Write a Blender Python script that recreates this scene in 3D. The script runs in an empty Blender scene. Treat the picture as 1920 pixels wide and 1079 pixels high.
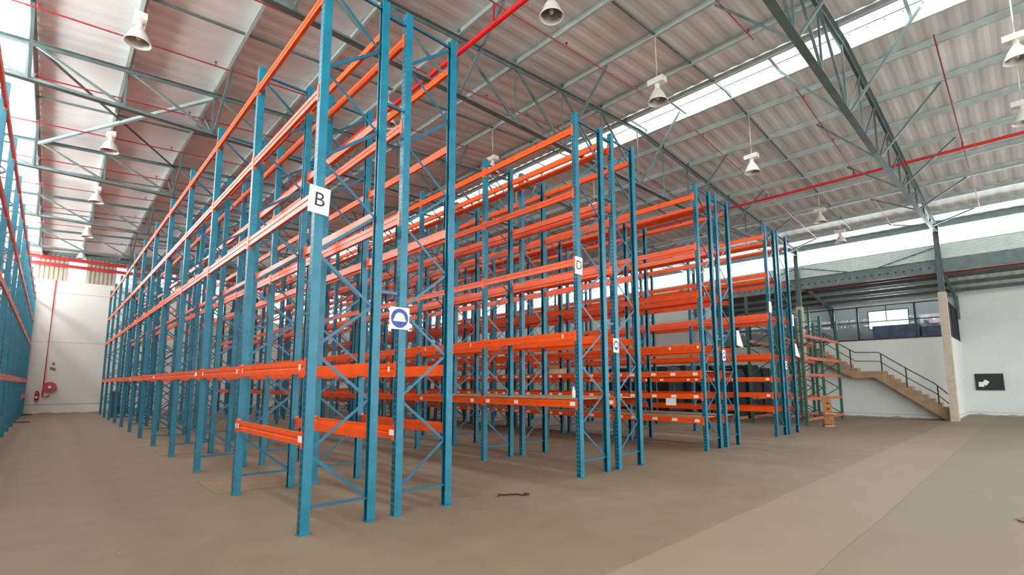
import bpy, math, random
from mathutils import Vector, Matrix
random.seed(7)
S = bpy.context.scene
C = S.collection

# ------------------------------------------------------------------ camera, sky, light, exposure
cam = bpy.data.cameras.new('camera'); camo = bpy.data.objects.new('camera', cam); C.objects.link(camo)
YAW, PITCH, ROLL, FPX = 0.754412, 0.117459, -0.000904, 916.4
f = Vector((math.sin(YAW)*math.cos(PITCH), math.cos(YAW)*math.cos(PITCH), math.sin(PITCH)))
r = Vector((math.cos(YAW), -math.sin(YAW), 0)); u = r.cross(f)
r2 = math.cos(ROLL)*r + math.sin(ROLL)*u; u2 = -math.sin(ROLL)*r + math.cos(ROLL)*u
camo.matrix_world = Matrix(((r2.x, u2.x, -f.x, 0), (r2.y, u2.y, -f.y, 0), (r2.z, u2.z, -f.z, 1.6), (0, 0, 0, 1)))
cam.sensor_width = 36; cam.lens = FPX/1920*36; cam.shift_x = 0.0011; cam.shift_y = 0.0380
cam.clip_end = 300; cam.clip_start = 0.05
S.camera = camo
S.view_settings.view_transform = 'Standard'; S.view_settings.look = 'None'
S.view_settings.gamma = 1; S.view_settings.exposure = -0.12
S.view_settings.use_curve_mapping = False
w = bpy.data.worlds.new('sky'); S.world = w; w.use_nodes = True
bg = w.node_tree.nodes['Background']; bg.inputs[0].default_value = (0.93, 0.97, 1.0, 1); bg.inputs[1].default_value = 3.0
S.cycles.diffuse_bounces = 6; S.cycles.max_bounces = 12; S.cycles.transparent_max_bounces = 16

def portal(name, loc, rot, sx, sy):
    l = bpy.data.lights.new(name, 'AREA'); l.shape = 'RECTANGLE'; l.size = sx; l.size_y = sy
    l.cycles.is_portal = True
    o = bpy.data.objects.new(name, l); C.objects.link(o); o.location = loc; o.rotation_euler = rot
def daylight(name, loc, rot, sx, sy, power, col=(0.95, 0.98, 1.0)):
    l = bpy.data.lights.new(name, 'AREA'); l.shape = 'RECTANGLE'; l.size = sx; l.size_y = sy
    l.energy = power; l.color = col
    o = bpy.data.objects.new(name, l); C.objects.link(o); o.location = loc; o.rotation_euler = rot
H = math.pi/2
Y0, Y1 = -9.0, 37.3          # rear end left unbuilt behind the camera, far wall
YM, YL = (Y0+Y1)/2, Y1-Y0
# daylight through the roof-light strips and clerestories (just outside the panes), plus an added rear light
daylight('ridge_daylight', (13.25, YM, 10.35), (0, 0, 0), 1.3, YL, 1700)
daylight('left_eave_daylight', (-1.6, YM, 9.2), (0, 0, 0), 1.6, YL, 2200)
daylight('right_clerestory_daylight', (28.9, YM, 8.17), (0, H+0.2, 0), 0.8, YL, 2200)
daylight('left_clerestory_daylight', (-2.9, YM, 7.85), (0, -H-0.35, 0), 1.0, YL, 4500)
daylight('rear_fill_light', (13, Y0-0.5, 4.4), (H+0.12, 0, 0), 34, 8.6, 1900)  # added area light, standing in for unseen open doors behind the camera

daylight('right_window_daylight', (35.3, 5.4, 5.3), (0.0, H, 0), 1.1, 1.9, 160)
# ------------------------------------------------------------------ helpers
def srgb(c):
    return tuple((x/255/12.92 if x/255 <= 0.04045 else ((x/255+0.055)/1.055)**2.4) for x in c)
class MB:
    def __init__(s): s.v = []; s.f = []
    def box(s, x0, x1, y0, y1, z0, z1):
        n = len(s.v)
        s.v += [(x0,y0,z0),(x1,y0,z0),(x1,y1,z0),(x0,y1,z0),(x0,y0,z1),(x1,y0,z1),(x1,y1,z1),(x0,y1,z1)]
        s.f += [(n,n+3,n+2,n+1),(n+4,n+5,n+6,n+7),(n,n+1,n+5,n+4),(n+1,n+2,n+6,n+5),(n+2,n+3,n+7,n+6),(n+3,n,n+4,n+7)]
        return s
    def bar(s, p, q, w, h, up=(0,0,1)):
        p, q = Vector(p), Vector(q); d = (q-p).normalized(); up = Vector(up)
        a = d.cross(up)
        if a.length < 1e-4: a = d.cross(Vector((1,0,0)))
        a.normalize(); b = a.cross(d).normalized(); a *= w/2; b *= h/2
        n = len(s.v)
        for c in (p, q): s.v += [tuple(c-a-b), tuple(c+a-b), tuple(c+a+b), tuple(c-a+b)]
        s.f += [(n,n+1,n+2,n+3),(n+7,n+6,n+5,n+4),(n,n+4,n+5,n+1),(n+1,n+5,n+6,n+2),(n+2,n+6,n+7,n+3),(n+3,n+7,n+4,n)]
        return s
    def angle(s, p, q, w, t=0.008, up=(0,0,1), flip=1):
        """L section: two thin legs"""
        p, q = Vector(p), Vector(q); d = (q-p).normalized(); up = Vector(up)
        a = d.cross(up)
        if a.length < 1e-4: a = d.cross(Vector((0,1,0)))
        a.normalize(); b = a.cross(d).normalized()
        s.bar(p+a*flip*w/2, q+a*flip*w/2, w, t, up=b); s.bar(p+b*w/2, q+b*w/2, t, w, up=b)
        return s
    def tube(s, pts, r, n=8, closed=False):
        pts = [Vector(p) for p in pts]; m = len(pts); n0 = len(s.v)
        for i, p in enumerate(pts):
            d = (pts[min(i+1,m-1)]-pts[max(i-1,0)]).normalized()
            a = d.cross(Vector((0,0,1)))
            if a.length < 1e-3: a = d.cross(Vector((1,0,0)))
            a.normalize(); b = a.cross(d)
            for k in range(n):
                t = 2*math.pi*k/n; s.v.append(tuple(p+a*math.cos(t)*r+b*math.sin(t)*r))
        for i in range(m-1):
            for k in range(n):
                k2 = (k+1) % n
                s.f.append((n0+i*n+k, n0+(i+1)*n+k, n0+(i+1)*n+k2, n0+i*n+k2))
        s.f.append(tuple(n0+k for k in range(n))); s.f.append(tuple(n0+(m-1)*n+k for k in reversed(range(n))))
        return s
    def lathe(s, prof, c=(0,0,0), n=24, axis='z'):
        n0 = len(s.v)
        for (rr, z) in prof:
            for k in range(n):
                t = 2*math.pi*k/n
                p = (rr*math.cos(t), rr*math.sin(t), z)
                if axis == 'y': p = (p[0], p[2], p[1])
                if axis == 'x': p = (p[2], p[0], p[1])
                s.v.append((c[0]+p[0], c[1]+p[1], c[2]+p[2]))
        for i in range(len(prof)-1):
            for k in range(n):
                k2 = (k+1) % n
                s.f.append((n0+i*n+k, n0+i*n+k2, n0+(i+1)*n+k2, n0+(i+1)*n+k))
        return s
    def prism(s, poly, axis, a, b):
        """poly of 2D points extruded from a to b along axis"""
        n = len(poly); n0 = len(s.v)
        for t in (a, b):
            for (p, q) in poly:
                s.v.append({'x': (t, p, q), 'y': (p, t, q), 'z': (p, q, t)}[axis])
        s.f.append(tuple(n0+k for k in range(n))); s.f.append(tuple(n0+n+k for k in reversed(range(n))))
        for k in range(n):
            k2 = (k+1) % n; s.f.append((n0+k, n0+n+k, n0+n+k2, n0+k2))
        return s
    def mesh(s, name, mat, smooth=False):
        m = bpy.data.meshes.new(name); m.from_pydata(s.v, [], s.f); m.update()
        if mat:
            m.materials.append(mat)
        import bmesh
        bm = bmesh.new(); bm.from_mesh(m); bmesh.ops.recalc_face_normals(bm, faces=bm.faces); bm.to_mesh(m); bm.free()
        if smooth:
            for p in m.polygons: p.use_smooth = True
        return m
    def build(s, name, mat, parent=None, loc=None, smooth=False):
        return inst(name, s.mesh(name, mat, smooth), parent, loc)
def inst(name, mesh, parent=None, loc=None, rz=0):
    o = bpy.data.objects.new(name, mesh); C.objects.link(o)
    if parent: o.parent = parent
    if loc: o.location = loc
    if rz: o.rotation_euler = (0, 0, rz)
    return o
def tag(o, label, cat, group=None, kind=None):
    o['label'] = label; o['category'] = cat
    if group: o['group'] = group
    if kind: o['kind'] = kind
    return o
def thing(name, label, cat, loc=(0,0,0), rz=0, group=None):
    o = bpy.data.objects.new(name, None); C.objects.link(o); o.location = loc; o.rotation_euler = (0,0,rz)
    o.empty_display_size = 0.2
    return tag(o, label, cat, group)
def struct(o): o['kind'] = 'structure'; return o

# ------------------------------------------------------------------ materials
def mat(name, col, rough=0.5, metal=0.0, var=0.0, scale=3.0, spec=0.5, bump=0.0, col2=None):
    m = bpy.data.materials.new(name); m.use_nodes = True; nt = m.node_tree; b = nt.nodes['Principled BSDF']
    c = srgb(col); b.inputs['Base Color'].default_value = (*c, 1); b.inputs['Roughness'].default_value = rough
    b.inputs['Metallic'].default_value = metal; b.inputs['Specular IOR Level'].default_value = spec
    if var > 0 or col2:
        tc = nt.nodes.new('ShaderNodeTexCoord'); nz = nt.nodes.new('ShaderNodeTexNoise'); rp = nt.nodes.new('ShaderNodeValToRGB')
        nz.inputs['Scale'].default_value = scale; nz.inputs['Detail'].default_value = 5
        nt.links.new(tc.outputs['Object'], nz.inputs['Vector']); nt.links.new(nz.outputs['Fac'], rp.inputs['Fac'])
        e = rp.color_ramp.elements; e[0].position = 0.35; e[1].position = 0.65
        d = srgb(col2) if col2 else tuple(x*(1-var) for x in c)
        e[0].color = (*d, 1); e[1].color = (*(tuple(min(1, x*(1+var*0.5)) for x in c)), 1)
        nt.links.new(rp.outputs['Color'], b.inputs['Base Color'])
        if bump:
            bp = nt.nodes.new('ShaderNodeBump'); bp.inputs['Strength'].default_value = bump; bp.inputs['Distance'].default_value = 0.01
            nt.links.new(nz.outputs['Fac'], bp.inputs['Height']); nt.links.new(bp.outputs['Normal'], b.inputs['Normal'])
    return m
class NT:
    def __init__(s, name):
        s.m = bpy.data.materials.new(name); s.m.use_nodes = True; s.t = s.m.node_tree; s.b = s.t.nodes['Principled BSDF']
    def n(s, typ, **k):
        x = s.t.nodes.new('ShaderNode'+typ)
        for a, v in k.items(): setattr(x, a, v)
        return x
    def l(s, a, b): s.t.links.new(a, b)
    def math(s, op, a, b=None, c=None):
        x = s.n('Math', operation=op)
        for i, v in enumerate((a, b, c)):
            if v is None: continue
            if isinstance(v, (int, float)): x.inputs[i].default_value = v
            else: s.l(v, x.inputs[i])
        return x.outputs[0]
    def mix(s, fac, a, b):
        x = s.n('Mix', data_type='RGBA')
        if isinstance(fac, (int, float)): x.inputs[0].default_value = fac
        else: s.l(fac, x.inputs[0])
        for i, v in ((6, a), (7, b)):
            if isinstance(v, tuple): x.inputs[i].default_value = (*v, 1)
            else: s.l(v, x.inputs[i])
        return x.outputs[2]
    def noise(s, vec, scale, detail=5, lo=0.4, hi=0.6):
        x = s.n('TexNoise'); x.inputs['Scale'].default_value = scale; x.inputs['Detail'].default_value = detail
        s.l(vec, x.inputs['Vector'])
        r = s.n('MapRange'); r.inputs[1].default_value = lo; r.inputs[2].default_value = hi; s.l(x.outputs['Fac'], r.inputs[0])
        return r.outputs[0]

def post_material(name, col, rough=0.38):
    k = NT(name); tc = k.n('TexCoord'); sp = k.n('SeparateXYZ'); k.l(tc.outputs['Object'], sp.inputs[0])
    sn = k.n('SeparateXYZ'); k.l(tc.outputs['Normal'], sn.inputs[0])
    face = k.math('GREATER_THAN', k.math('ABSOLUTE', sn.outputs[0]), 0.9)
    zz = k.math('ABSOLUTE', k.math('SUBTRACT', k.math('FRACT', k.math('DIVIDE', sp.outputs[2], 0.075)), 0.5))
    zin = k.math('LESS_THAN', zz, 0.32)
    yy = k.math('ABSOLUTE', k.math('SUBTRACT', k.math('ABSOLUTE', sp.outputs[1]), 0.021))
    yin = k.math('LESS_THAN', yy, 0.010)
    hole = k.math('MULTIPLY', face, k.math('MULTIPLY', zin, yin))
    c = srgb(col); n = k.noise(tc.outputs['Object'], 6.0)
    base = k.mix(n, tuple(x*0.82 for x in c), c)
    scr = k.noise(tc.outputs['Object'], 38.0, 2, 0.70, 0.74)
    base = k.mix(k.math('MULTIPLY', scr, 0.5), base, srgb((150, 150, 140)))
    k.l(k.mix(hole, base, srgb((10, 22, 34))), k.b.inputs['Base Color'])
    k.b.inputs['Roughness'].default_value = rough
    return k.m
M = {}
M['blue'] = post_material('blue_rack_enamel', (0, 110, 132))
M['brace'] = mat('blue_brace_enamel', (8, 92, 118), 0.35, var=0.2)
M['green'] = post_material('green_rack_enamel', (48, 102, 90))
M['green_brace'] = mat('green_brace_enamel', (56, 92, 82), 0.45, var=0.2)
M['orange'] = mat('orange_beam_enamel', (236, 84, 12), 0.30, var=0.14, scale=2.2)
M['faded'] = mat('faded_orange_enamel', (176, 92, 66), 0.5, var=0.3)
M['chip'] = mat('chipboard', (158, 132, 104), 0.8, var=0.25, scale=9)
M['card'] = mat('cardboard', (128, 104, 80), 0.85, var=0.12, scale=4)
M['white'] = mat('white_board', (232, 234, 226), 0.5, var=0.05)
M['sticker'] = mat('white_sticker', (240, 225, 215), 0.5)
M['ink'] = mat('black_ink', (30, 30, 34), 0.6)
M['signblue'] = mat('sign_blue', (28, 52, 140), 0.45)
M['galv'] = mat('galvanised_purlin', (170, 181, 176), 0.45, 0.0, var=0.15)
M['steel'] = mat('grey_steel_paint', (92, 108, 106), 0.45, var=0.2)
M['lightsteel'] = mat('light_grey_steel_paint', (132, 148, 146), 0.5, var=0.15)
M['dark'] = mat('dark_steel', (50, 56, 58), 0.5, var=0.2)
M['red'] = mat('red_pipe_paint', (205, 22, 26), 0.32, var=0.15)
M['redthin'] = mat('dull_red_pipe_paint', (150, 34, 38), 0.4, var=0.15)
M['reddull'] = mat('faded_red_pipe_paint', (150, 66, 70), 0.45, var=0.15)
M['redgirt'] = mat('red_girt_paint', (190, 48, 50), 0.45, var=0.1)
M['lampwhite'] = mat('lamp_white', (214, 212, 204), 0.25, var=0.04)
M['lampin'] = mat('lamp_reflector_inside', (150, 144, 138), 0.35, 0.7)
M['bulb'] = mat('frosted_bulb', (215, 215, 205), 0.2)
M['concrete_col'] = mat('column_concrete', (190, 178, 160), 0.85, var=0.12, scale=5)
M['stair'] = mat('stair_concrete', (160, 132, 104), 0.85, var=0.22, scale=3)
M['black'] = mat('black_metal', (28, 32, 34), 0.45, var=0.1)
M['tarp'] = mat('dark_tarpaulin', (30, 32, 36), 0.6, var=0.3, bump=0.5)
M['carton'] = mat('pale_carton', (196, 166, 130), 0.8, var=0.1)
M['wood'] = mat('rough_pine', (196, 142, 92), 0.8, var=0.2, scale=6)
M['strap'] = mat('dark_strap', (52, 40, 30), 0.8)
M['cloth'] = mat('white_cloth', (222, 220, 210), 0.8, var=0.06)
M['navy'] = mat('dark_blue_panel', (34, 58, 84), 0.5, var=0.2)
M['greybox'] = mat('grey_blue_cover', (108, 120, 142), 0.7, var=0.25)
M['extred'] = mat('extinguisher_red', (170, 30, 40), 0.3)
M['cream'] = mat('cream_cladding', (166, 156, 136), 0.55, var=0.08)
M['ltclad'] = mat('light_cladding', (196, 206, 200), 0.5, var=0.06)

def wall_material(name, col, lines=(), axis=2, dirt=True):
    k = NT(name); tc = k.n('TexCoord'); sp = k.n('SeparateXYZ'); k.l(tc.outputs['Object'], sp.inputs[0])
    c = srgb(col); n = k.noise(tc.outputs['Object'], 0.9, 6, 0.3, 0.7)
    base = k.mix(n, tuple(x*0.93 for x in c), c)
    fine = k.noise(tc.outputs['Object'], 7.0, 6, 0.62, 0.72)
    base = k.mix(k.math('MULTIPLY', fine, 0.25), base, srgb((176, 170, 158)))
    for z, wd in lines:
        d = k.math('LESS_THAN', k.math('ABSOLUTE', k.math('SUBTRACT', sp.outputs[axis], z)), wd)
        base = k.mix(k.math('MULTIPLY', d, 0.7), base, srgb((120, 112, 104)))
    if dirt:
        wob = k.math('MULTIPLY', k.noise(tc.outputs['Object'], 1.6, 5, 0.35, 0.8), 0.14)
        lowm = k.math('LESS_THAN', sp.outputs[2], wob)
        base = k.mix(k.math('MULTIPLY', lowm, 0.7), base, srgb((140, 118, 98)))
    k.l(base, k.b.inputs['Base Color']); k.b.inputs['Roughness'].default_value = 0.85
    return k.m
M['wallfar'] = wall_material('far_wall_paint', (214, 209, 200), ((0.50, 0.02), (3.95, 0.012), (6.75, 0.012)))
M['wall'] = wall_material('white_wall_paint', (214, 218, 212), ((0.16, 0.01),))
def roof_material():
    k = NT('roof_sheet_grey'); tc = k.n('TexCoord')
    c = srgb((226, 226, 223)); n = k.noise(tc.outputs['Object'], 0.8, 4, 0.3, 0.7)
    base = k.mix(n, srgb((206, 205, 202)), c)
    k.l(base, k.b.inputs['Base Color']); k.b.inputs['Roughness'].default_value = 0.55
    return k.m
M['roof'] = roof_material()
def pane_material(name, tint, milk):
    m = bpy.data.materials.new(name); m.use_nodes = True; nt = m.node_tree
    out = nt.nodes['Material Output']; nt.nodes.remove(nt.nodes['Principled BSDF'])
    tr = nt.nodes.new('ShaderNodeBsdfTransparent'); tr.inputs[0].default_value = (*tint, 1)
    tl = nt.nodes.new('ShaderNodeBsdfTranslucent'); tl.inputs[0].default_value = (0.9, 0.92, 0.92, 1)
    mx = nt.nodes.new('ShaderNodeMixShader'); mx.inputs[0].default_value = milk
    nt.links.new(tr.outputs[0], mx.inputs[1]); nt.links.new(tl.outputs[0], mx.inputs[2]); nt.links.new(mx.outputs[0], out.inputs[0])
    return m
M['poly'] = pane_material('translucent_sheet', (0.95, 0.97, 0.97), 0.12)
def glass_material():
    m = bpy.data.materials.new('window_glass'); m.use_nodes = True; nt = m.node_tree
    out = nt.nodes['Material Output']; nt.nodes.remove(nt.nodes['Principled BSDF'])
    tr = nt.nodes.new('ShaderNodeBsdfTransparent'); tr.inputs[0].default_value = (0.86, 0.9, 0.92, 1)
    gl = nt.nodes.new('ShaderNodeBsdfGlossy'); gl.inputs['Roughness'].default_value = 0.02
    fr = nt.nodes.new('ShaderNodeFresnel'); fr.inputs[0].default_value = 1.22
    mx = nt.nodes.new('ShaderNodeMixShader')
    nt.links.new(fr.outputs[0], mx.inputs[0]); nt.links.new(tr.outputs[0], mx.inputs[1]); nt.links.new(gl.outputs[0], mx.inputs[2])
    nt.links.new(mx.outputs[0], out.inputs[0]); return m
M['glass'] = glass_material()
def floor_material():
    k = NT('concrete_floor'); tc = k.n('TexCoord'); sp = k.n('SeparateXYZ'); k.l(tc.outputs['Object'], sp.inputs[0])
    P = tc.outputs['Object']
    a = k.noise(P, 0.35, 5, 0.3, 0.7); b = k.noise(P, 2.2, 6, 0.35, 0.7)
    base = k.mix(a, srgb((122, 104, 83)), srgb((136, 119, 98)))
    base = k.mix(k.math('MULTIPLY', b, 0.35), base, srgb((104, 88, 71)))
    # newer, paler concrete strip laid across the front of the racks, and the older slab beyond it
    ed = k.math('MULTIPLY', k.math('SUBTRACT', k.noise(P, 1.2, 3, 0.3, 0.7), 0.5), 0.03)
    yy = k.math('ADD', sp.outputs[1], ed)
    strip = k.math('MULTIPLY', k.math('GREATER_THAN', yy, 1.40), k.math('LESS_THAN', yy, 2.62))
    base = k.mix(k.math('MULTIPLY', strip, 0.5), base, srgb((148, 131, 111)))
    old = k.math('LESS_THAN', yy, 1.40)
    base = k.mix(k.math('MULTIPLY', old, 0.55), base, srgb((130, 119, 100)))
    # tyre grime in the left aisle
    def ramp(v, lo, hi):
        q = k.n('MapRange'); q.inputs[1].default_value = lo; q.inputs[2].default_value = hi; k.l(v, q.inputs[0]); return q.outputs[0]
    wx = k.math('ADD', sp.outputs[0], k.math('MULTIPLY', k.noise(P, 0.8, 4, 0.3, 0.7), 0.5))
    lane = k.math('MULTIPLY', ramp(wx, 2.3, 1.3), ramp(yy, 2.6, 4.6))
    base = k.mix(k.math('MULTIPLY', lane, k.math('MULTIPLY', a, 0.45)), base, srgb((92, 76, 62)))
    joint = k.math('LESS_THAN', k.math('ABSOLUTE', k.math('SUBTRACT', yy, 1.40)), 0.010)
    base = k.mix(k.math('MULTIPLY', joint, 0.28), base, srgb((70, 62, 54)))
    sc = k.noise(P, 14.0, 3, 0.70, 0.74)
    base = k.mix(k.math('MULTIPLY', sc, 0.35), base, srgb((160, 148, 134)))
    k.l(base, k.b.inputs['Base Color']); k.b.inputs['Roughness'].default_value = 0.62
    k.b.inputs['Specular IOR Level'].default_value = 0.3
    return k.m
M['floor'] = floor_material()

# ------------------------------------------------------------------ building shell
XL, XC, XO, XR = -2.6, 28.4, 29.3, 34.6      # left wall, column line, office wall, right wall
RIDGE = 13.3
def zc(x): return 9.78-0.075*abs(x-RIDGE)     # top of the truss
def zs(x): return zc(x)+0.235                 # roof sheet
struct(MB().box(-14, 48, -30, 50, -0.3, 0).build('floor', M['floor']))
def hole_wall(name, m, axis, pos, th, a0, a1, z0, z1, holes):
    """wall slab at pos along axis with rectangular holes (h0,h1,zz0,zz1) sorted along the wall"""
    b = MB()
    def bx(p0, p1, q0, q1):
        if p1-p0 < 1e-4 or q1-q0 < 1e-4: return
        if axis == 'x': b.box(pos, pos+th, p0, p1, q0, q1)
        else: b.box(p0, p1, pos, pos+th, q0, q1)
    t = a0
    for (h0, h1, q0, q1) in holes:
        bx(t, h0, z0, z1); bx(h0, h1, z0, q0); bx(h0, h1, q1, z1); t = h1
    bx(t, a1, z0, z1)
    return struct(b.build(name, m))
# far wall: white lower part, cream ribbed upper part with daylight panes
struct(MB().box(XL-.2, XO, Y1, Y1+0.25, 0, 5.4).build('wall_far', M['wallfar']))
far_holes = []
x = -1.85
while x < 27.5:
    wd = 0.8 if x < 6 else 1.5
    far_holes.append((x, x+wd, 7.5 if x < 6 else 6.0, 8.60)); x += 2.16
hole_wall('wall_far_middle', M['wallfar'], 'y', Y1, 0.25, XL-.2, XO, 5.4, 7.45, [(a, b_, c, 7.45) for (a, b_, c, d) in far_holes if c < 7.4])
b = MB(); t = XL
def ribs(b, x0, x1, z0, z1, y, per=0.19, amp=0.035):
    n = max(1, round((x1-x0)/per)); p = (x1-x0)/n
    for i in range(n):
        xa = x0+i*p
        pts = [(xa, y), (xa+p*.3, y), (xa+p*.42, y-amp), (xa+p*.85, y-amp), (xa+p*.97, y)]
        pts.append((xa+p, y))
        k = len(b.v)
        for (px, py) in pts: b.v += [(px, py, z0), (px, py, z1)]
        for j in range(len(pts)-1): b.f.append((k+2*j, k+2*j+2, k+2*j+3, k+2*j+1))
for (a, b_, c, d) in far_holes:
    ribs(b, t, a, 7.45, 10.2, Y1+0.06); ribs(b, a, b_, d, 10.2, Y1+0.06); t = b_
ribs(b, t, XC+.3, 7.45, 10.2, Y1+0.06)
struct(b.build('wall_far_cladding', M['cream']))
for i, (a, b_, c, d) in enumerate(far_holes):
    g = struct(MB().box(a, b_, Y1+0.09, Y1+0.10, c, d).build('window_%d' % (i+10), M['poly']))
daylight('far_wall_daylight', (13, Y1+0.6, 7.6), (-H, 0, 0), 31, 2.2, 500)
# left wall with its clerestory
struct(MB().box(XL-0.25, XL, Y0, Y1, 0, 7.3).build('wall_left', M['wall']))
struct(MB().box(XL-0.12, XL-0.10, Y0, Y1, 7.3, 8.38).build('window_1', M['poly']))
struct(MB().box(XL-0.2, XL, Y0, Y1, 8.38, zs(XL)+.1).build('trim_left', M['steel']))
# right wall behind the office, with a window
WY0, WY1, WZ0, WZ1 = 4.5, 6.3, 4.75, 5.75
hole_wall('wall_right', M['wall'], 'x', XR, 0.25, Y0, Y1, 0, 6.6, [(WY0, WY1, WZ0, WZ1)])
wn = struct(MB().box(XR+0.1, XR+0.11, WY0, WY1, WZ0, WZ1).build('window_2', M['glass']))
MB().box(XR-0.01, XR+0.05, WY0-.04, WY1+.04, WZ0-.05, WZ0).box(XR-0.01, XR+0.05, WY0-.04, WY1+.04, WZ1, WZ1+.05)\
    .box(XR-0.01, XR+0.05, WY0-.04, WY0, WZ0, WZ1).box(XR-0.01, XR+0.05, WY1, WY1+.04, WZ0, WZ1).build('window_frame', M['black'], wn)
# corrugated roof
def sheet(name, x0, x1, m, zf, per=0.40, amp=0.013, y0=Y0, y1=Y1+0.2):
    b = MB(); n = round((y1-y0)/per); ys = []
    for i in range(n):
        ya = y0+i*(y1-y0)/n; p = (y1-y0)/n
        for q, h in ((0, 0), (.12, .5), (.22, 1), (.5, 1), (.6, .5), (.72, 0)): ys.append((ya+q*p, h*amp))
    ys.append((y1, 0))
    nx = 2 if not (x0 < RIDGE < x1) else 3
    xsx = [x0, x1] if nx == 2 else [x0, RIDGE, x1]
    for xx in xsx:
        for (yy, h) in ys: b.v.append((xx, yy, zf(xx)+h))
    k = len(ys)
    for i in range(nx-1):
        for j in range(k-1): b.f.append((i*k+j, i*k+j+1, (i+1)*k+j+1, (i+1)*k+j))
    return struct(b.build(name, m, smooth=False))
sheet('ceiling', -0.78, 12.62, M['roof'], zs)
sheet('ceiling_right', 13.76, 27.25, M['roof'], zs)
sheet('ceiling_eave', 27.9, 28.9, M['roof'], zs)
sheet('window_3', XL-.1, -0.78, M['poly'], zs, amp=0.02)
sheet('window_4', 12.62, 13.76, M['poly'], zs, amp=0.012)
sheet('window_5', 27.25, 27.9, M['poly'], zs, amp=0.02)
def za(x): return 7.12-0.13*(x-28.5)          # annex roof
sheet('ceiling_annex', 28.5, XR+.2, M['roof'], za)
# ridge strip glazing bars and bolts
b = MB().bar((13.28, Y0, zs(13.3)-.03), (13.28, Y1, zs(13.3)-.03), 0.05, 0.06)
t = -7.0
while t < Y1: b.bar((12.62, t, zs(12.62)-.02), (13.76, t, zs(13.76)-.02), 0.07, 0.04); t += 1.37
struct(b.build('trim_ridge_bars', M['galv']))
b = MB(); t = -6.9
while t < Y1:
    b.lathe([(0.0, -0.03), (0.022, -0.03), (0.022, 0.0)], (13.42, t, zs(13.4)-.01), 6); t += 0.342
struct(b.build('trim_ridge_bolts', M['steel']))
# right clerestory: pane band, bolted rail, light cladding, all above the annex roof
struct(MB().box(28.72, 28.74, Y0, Y1, 7.80, 8.58).build('window_6', M['poly']))
struct(MB().box(28.62, 28.78, Y0, Y1, 8.58, 8.86).build('trim_right', M['steel']))
b = MB(); t = Y0
while t < Y1: b.box(28.66, 28.70, t, t+0.10, 8.40, 8.425); t += 0.2
b.box(28.66, 28.70, Y0, Y1, 7.80, 7.83)
struct(b.build('trim_clerestory_fixings', M['steel']))
b = MB(); zz = 7.08
while zz < 7.79:
    b.v += [(28.64, Y0, zz), (28.64, Y1, zz), (28.68, Y0, zz+.04), (28.68, Y1, zz+.04), (28.64, Y0, zz+.08), (28.64, Y1, zz+.08)]
    k = len(b.v)-6; b.f += [(k, k+1, k+3, k+2), (k+2, k+3, k+5, k+4)]; zz += 0.08
struct(b.build('wall_clerestory', M['ltclad']))

# office block under the annex: low white wall, glazing band above, side wall at y = 2.5
OY, OZ0, OZ1, OEND = 2.55, 3.74, 5.42, 13.0
struct(MB().box(XO, XO+0.15, OY, OEND, 0, OZ0).build('wall_office', M['wall']))
struct(MB().box(XO, XO+0.15, OEND, Y1, 0, 6.95).build('wall_office_rear', M['wall']))
struct(MB().box(XO+.15, XR, OY-0.12, OY, 0, OZ0).build('wall_office_side', M['wall']))
struct(MB().box(XO+.15, XR, OY, OEND, 2.75, 2.9).build('floor_mezzanine', M['concrete_col']))
gf = thing('office_glazing', 'black framed glazing band along the top of the white office wall', 'window', (XO, OY, OZ0))
gf['kind'] = 'structure'
fr = MB().box(-.02, .08, 0, OEND-OY, -.02, .05).box(-.02, .08, 0, OEND-OY, OZ1-OZ0-.05, OZ1-OZ0)
fr.box(0, .05, 0, OEND-OY, 0.86, 0.90)
fr.build('window_frame', M['black'], gf)
for Y in (3.56, 5.80, 6.83, 7.94, 8.71, 9.9, 11.0, 12.0):
    MB().box(-.02, .08, Y-OY-.035, Y-OY+.035, 0.03, OZ1-OZ0).build('mullion', M['black'], gf)
MB().box(0, .05, 4.64-OY-.015, 4.64-OY+.015, 0.9, OZ1-OZ0).build('mullion', M['black'], gf)
MB().box(.02, .03, 0.02, OEND-OY, 0.04, OZ1-OZ0-.04).build('glass_pane', M['glass'], gf)
gs = thing('side_glazing', 'black framed window band on the narrow end of the office block', 'window', (XO+.15, OY, OZ0))
gs['kind'] = 'structure'
fr = MB().box(.1, 5.0, -.1, -.02, 0, .06).box(.1, 5.0, -.1, -.02, 1.66, 1.72)
for q in (.1, 1.3, 2.5, 3.7, 4.92): fr.box(q, q+.08, -.1, -.02, .06, 1.66)
fr.build('window_frame', M['black'], gs)
MB().box(.15, 4.95, -.06, -.05, .05, 1.67).build('glass_pane', M['glass'], gs)

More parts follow.
